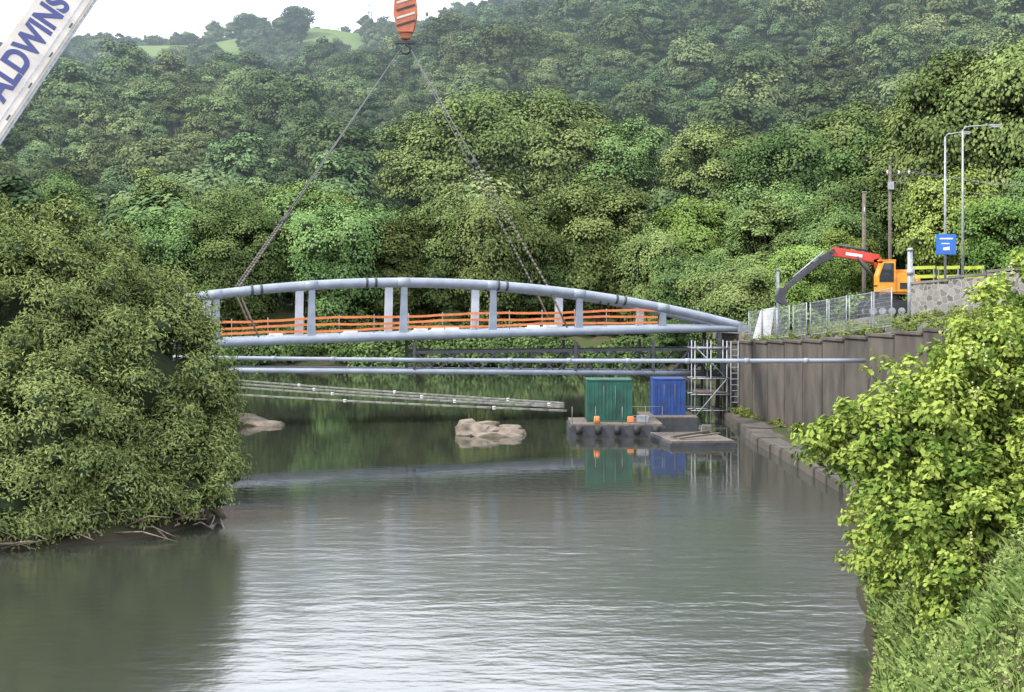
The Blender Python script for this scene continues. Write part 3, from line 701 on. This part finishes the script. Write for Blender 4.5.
M_rock=paint('river_rock',(.22,.18,.14),(.10,.085,.065),.95,1.8,bump=.08)
def rock(c,size,seed,bm_):
    r=np.random.default_rng(seed); bm=bmesh.new()
    for i in range(22):
        p=norm(r.normal(size=3))*np.array([1,1,.9])*r.uniform(.85,1.05); p[2]=np.clip(p[2],-.7,.55+.12*r.uniform())
        bm.verts.new(Vector(p*size+np.array(c)))
    res=bmesh.ops.convex_hull(bm,input=bm.verts[:])
    bmesh.ops.delete(bm,geom=[g_ for g_ in res['geom_interior'] if isinstance(g_,bmesh.types.BMVert)],context='VERTS')
    bmesh.ops.bevel(bm,geom=bm.edges[:],offset=.03,segments=1,affect='EDGES')
    me=bpy.data.meshes.new('t'); bm.to_mesh(me); bm_.from_mesh(me); bm.free()
def rocks(name,L):
    bm=bmesh.new()
    for i,(c,s) in enumerate(L): rock(c,s,i*7+len(name)+int(abs(c[0]*10)),bm)
    me=bpy.data.meshes.new(name); bm.to_mesh(me); bm.free(); me.materials.append(M_rock); obj(name,me)
rocks('rock_outcrop',[((-2.1,85.5,.05),(1.6,1.4,1.0)),((-.6,85,.0),(1.5,1.2,.8)),((-2.7,86,.35),(.8,1.0,.8)),((-1.0,84.2,-.05),(1.8,.7,.5)),((-1.7,85.6,.5),(1.2,.9,.5)),((.3,85.4,.0),(.7,.6,.5)),((-.2,85.2,.35),(.9,.7,.4)),((-1.2,84.5,.25),(.6,.4,.4)),((-2.6,84.6,.0),(.9,.5,.5))])
rocks('rock_outcrop',[((-16.7,92,.0),(1.5,1.3,.8)),((-15.9,91.6,-.05),(1.1,1,.6)),((-17.6,92.5,.2),(1.1,.9,.8))])
rocks('shore_rocks',[((-14.9+random.uniform(-.6,.4),68+random.uniform(0,4),-.1),(random.uniform(.3,.6),random.uniform(.3,.6),random.uniform(.2,.3))) for i in range(4)])
b_=MB(); M_drift=paint('driftwood_bark',(.24,.19,.14),(.11,.085,.06),.9,6)
for i in range(70):
    t=random.random(); base=Vector((-18.6+8.2*t,44.0+6.6*t+random.uniform(-.6,.6),random.uniform(.02,.4)))
    d=Vector((random.uniform(-1,1.3),random.uniform(-1,.2),random.uniform(-.2,.35))); l=random.uniform(.8,2.4)
    b_.tube([base,base+d*l*.5+Vector((random.uniform(-.1,.1),0,random.uniform(-.05,.2))),base+d*l],[random.uniform(.025,.055),.025,.008],M_drift,6)
b_.done('driftwood')

# ------------------------------------------------------------ mobile crane
Tp=Vector((-7.6,100,64.6)); Bs=Vector((-24.8,46.2,3.6)); u=(Tp-Bs).normalized()
pm=Vector((-20.4,60,18.8)); n_=(Vector((0,0,8))-pm); n_=(n_-u*n_.dot(u)).normalized(); v_=n_.cross(u)
cr=empty('mobile_crane'); Rb=Matrix((u,v_,n_)).transposed()
M_cream=paint('crane_cream_paint',(.52,.48,.43),(.38,.35,.31),.5,.8)
Ltot=(Tp-Bs).length; segs=[(0,.34,2.0,1.5),(.335,.50,1.8,1.35),(.495,.66,1.6,1.2),(.655,.82,1.4,1.05),(.815,1,1.2,.9)]
b_=MB()
for a0,a1,hh,ww in segs:
    c=Bs+u*Ltot*(a0+a1)/2; b_.box(c,(Ltot*(a1-a0),hh,ww),M_cream,Rb,.12)
    c2=Bs+u*Ltot*a1; b_.box(c2,(.5,hh+.14,ww+.14),M_cream,Rb,.05)
b_.box(Bs+u*Ltot*.2-v_*1.05,(Ltot*.3,.16,1.0),M_galv,Rb,.02)
b_.box(Bs+u*Ltot*.17+n_*.755-v_*.62,(Ltot*.33,.05,.02),M_galv,Rb)
for k in range(14):
    b_.box(Bs+u*(2+k*2.05)+n_*.76-v_*.8,(.3,.07,.03),M_dark,Rb)
b_.tube([Tp-n_*.6,Tp+n_*.6],.6,M_dark,16)
b_.done('telescopic_boom',cr)
fc=bpy.data.curves.new('boom_lettering','FONT'); fc.body='BALDWINS'; fc.size=1.46; fc.align_x='CENTER'; fc.align_y='CENTER'; fc.extrude=.005; fc.offset=.05; fc.space_character=1.03
M_navy=paint('navy_lettering',(.02,.03,.13),(.025,.035,.15),.5,1); fc.materials.append(M_navy)
to=bpy.data.objects.new('boom_lettering',fc); COL.objects.link(to); ctr=pm-u*1.25
ax=Bs+u*((ctr-Bs).dot(u)); ctr=ax+n_*.765+v_*.12
Mt=Rb.to_4x4(); Mt.translation=ctr; to.matrix_world=Mt; to.parent=cr
b_=MB(); gx,gy=-26.,44.; R0=Matrix.Rotation(math.atan2(u.y,u.x),3,'Z'); gzz=3.2
def cl(x,y,z): return Vector((gx,gy,0))+R0@Vector((x,y,z))
b_.box(cl(0,0,gzz+.9),(13,2.7,.8),M_cream,R0,.1); b_.box(cl(6.0,0,gzz+1.7),(1.8,2.6,1.6),M_cream,R0,.2); b_.box(cl(6.75,0,gzz+2.0),(.4,2.3,.8),M_glass,R0,.05)
for k in range(6):
    for s_y in (-1.2,1.2): b_.tube([cl(-5+k*1.9,s_y-.2,gzz+.1),cl(-5+k*1.9,s_y+.2,gzz+.1)],.6,M_black,16)
b_.box(cl(-3.5,0,gzz+2.1),(3,3.2,1.5),M_dark,R0,.1); b_.box(cl(-.8,1.5,gzz+2.3),(1.6,.9,1.7),M_cream,R0,.12)
for xx in (-6,5):
    b_.box(cl(xx,0,gzz+.5),(.5,7.5,.35),M_cream,R0,.04)
    for yy_ in (-3.7,3.7): b_.tube([cl(xx,yy_,gzz-.8),cl(xx,yy_,gzz+.6)],.15,M_galv,8); b_.box(cl(xx,yy_,gzz-.85),(1.,1.,.15),M_wood,R0)
b_.beam(cl(1,0,gzz+1.5),Bs+u*12-v_*.8,.5,.5,M_dark)
b_.done('carrier',cr)
M_rope=paint('wire_rope',(.10,.10,.10),(.06,.06,.06),.6,5); M_hook=paint('hook_orange_red',(.42,.12,.06),(.28,.08,.04),.5,2)
b_=MB(); hx,hy=-7.6,100.
for dx in (-.35,-.12,.12,.35): b_.tube([(hx+dx,hy,29.6),(hx+dx*.9,hy,64.4)],.03,M_rope,5)
b_.done('hoist_rope',cr)
b_=MB()
pr=[(-.75,29.9),(.75,29.9),(.85,28.6),(.55,27.3),(-.55,27.3),(-.85,28.6)]
for oy in (-.45,.25): b_.poly([(hx+x,hy+oy,z) for x,z in pr],M_hook,.2,(0,1,0))
for dx in (-.3,.3): b_.tube([(hx+dx,hy-.2,29.1),(hx+dx,hy+.2,29.1)],.5,M_dark,16)
for k in range(4):
    b_.beam((hx-.6,hy-.47,27.7+k*.55),(hx+.7,hy-.47,28.1+k*.55),.02,.15,M_cream if k%2 else M_black)
b_.box((hx,hy,27.1),(.7,.6,.5),M_hook,None,.06); b_.tube([(hx,hy,26.9),(hx,hy,26.5)],.14,M_dark,10)
hk=[(hx+.0+.32*math.sin(t),hy,26.15+.32*math.cos(t)) for t in np.linspace(0,4.4,12)]; b_.tube(hk,[.12]*9+[.1,.08,.04],M_dark,8)
b_.box((hx,hy,26.6),(1.5,.3,.25),M_dark,None,.05)
b_.done('hook_block',cr)
b_=MB(); hk0=Vector((hx,hy,26.2))
for s,dep,side in ((14.6,0,1),(14.6,Wd,1),(35.6,0,-1),(35.6,Wd,-1)):
    e=BP(s,dep,az(s)+.2); st=hk0+Vector((.3*side,0,0)); 
    b_.tube([st,e],.04,M_rope,6)
    q=e.lerp(st,.26 if side<0 else .5)
    n=30
    for k in range(n):
        p=e.lerp(q,k/n); p2=e.lerp(q,(k+.8)/n); b_.tube([p,p2],[.085,.085] if k%2 else [.06,.06],M_rope if k%2 else M_drift,6)
    b_.tube([q,q+(st-q).normalized()*.6],.11,M_dark,8)
    b_.tube([e,BP(s-1.4,dep,dz(s)+.2)],.07,M_drift,6)
b_.done('lifting_slings',cr)

b_=MB(); px_,py_=-93.,915.; pz=float(H(px_,py_))
for s1 in (-1,1):
    for s2 in (-1,1): b_.tube([(px_+s1*3,py_+s2*3,pz-1),(px_+s1*.9,py_+s2*.9,pz+18),(px_+s1*.3,py_,pz+30)],.22,M_galv,4)
for k,z in enumerate((17,21.5,26)): b_.beam((px_-5+k*.7,py_,pz+z),(px_+5-k*.7,py_,pz+z),.3,.4,M_galv)
for k in range(6):
    w0=3-k*.35; w1=3-(k+1)*.35; b_.tube([(px_-w0,py_-w0,pz+k*3),(px_+w1,py_-w1,pz+k*3+3)],.13,M_galv,4); b_.tube([(px_+w0,py_-w0,pz+k*3),(px_-w1,py_-w1,pz+k*3+3)],.13,M_galv,4)
b_.done('electricity_pylon')

# ------------------------------------------------------------ light
w=bpy.data.worlds.new('World'); scene.world=w; w.use_nodes=True; nt=w.node_tree; nt.nodes.clear()
out=nt.nodes.new('ShaderNodeOutputWorld'); bg=nt.nodes.new('ShaderNodeBackground'); sky=nt.nodes.new('ShaderNodeTexSky'); sky.sky_type='NISHITA'; sky.sun_disc=False
el=math.radians(46); az_=math.radians(245)
sky.sun_elevation=el; sky.sun_rotation=az_
tc=nt.nodes.new('ShaderNodeTexCoord'); mp=nt.nodes.new('ShaderNodeMapping'); mp.inputs['Scale'].default_value=(1,1,3.2); nt.links.new(tc.outputs['Generated'],mp.inputs[0])
no=nt.nodes.new('ShaderNodeTexNoise'); no.inputs['Scale'].default_value=2.2; no.inputs['Detail'].default_value=7; nt.links.new(mp.outputs[0],no.inputs['Vector'])
f=ramp(nt,no.outputs[0],.28,.50); f2=ramp(nt,no.outputs[0],.50,.78)
cl_=mixc(nt,f2,(20.5,21.2,23.2),(15.5,16.2,18.2))
# extra sky brightness low over the hill, added to lift the water reflection
sx_=nt.nodes.new('ShaderNodeSeparateXYZ'); nt.links.new(tc.outputs['Generated'],sx_.inputs[0])
fy=ramp(nt,sx_.outputs['Y'],.45,.85); fz=ramp(nt,sx_.outputs['Z'],.62,.42)
mm=nt.nodes.new('ShaderNodeMath'); mm.operation='MULTIPLY'; nt.links.new(fy,mm.inputs[0]); nt.links.new(fz,mm.inputs[1])
cl2=mixc(nt,mm.outputs[0],cl_,(44,45,49))
c=mixc(nt,f,sky.outputs[0],cl2)
nt.links.new(c,bg.inputs[0]); bg.inputs[1].default_value=.14; nt.links.new(bg.outputs[0],out.inputs[0])
sl=bpy.data.lights.new('sun','SUN'); sl.energy=5.0; sl.angle=math.radians(1.0); sl.color=(1,.95,.86); so=bpy.data.objects.new('sun',sl); COL.objects.link(so)
sd=Vector((math.sin(az_)*math.cos(el),math.cos(az_)*math.cos(el),math.sin(el)))
so.rotation_euler=sd.to_track_quat('Z','Y').to_euler(); so.location=(0,-20,60)

cam=bpy.data.cameras.new('camera'); cam.sensor_width=36; cam.lens=1400/1024*36; cam.shift_y=-43/1024; cam.clip_end=6000; cam.clip_start=.5
co=bpy.data.objects.new('camera',cam); COL.objects.link(co); co.location=(0,0,8); co.rotation_euler=(math.radians(90),0,0); scene.camera=co
scene.view_settings.view_transform='Standard'; scene.view_settings.look='None'; scene.view_settings.exposure=0
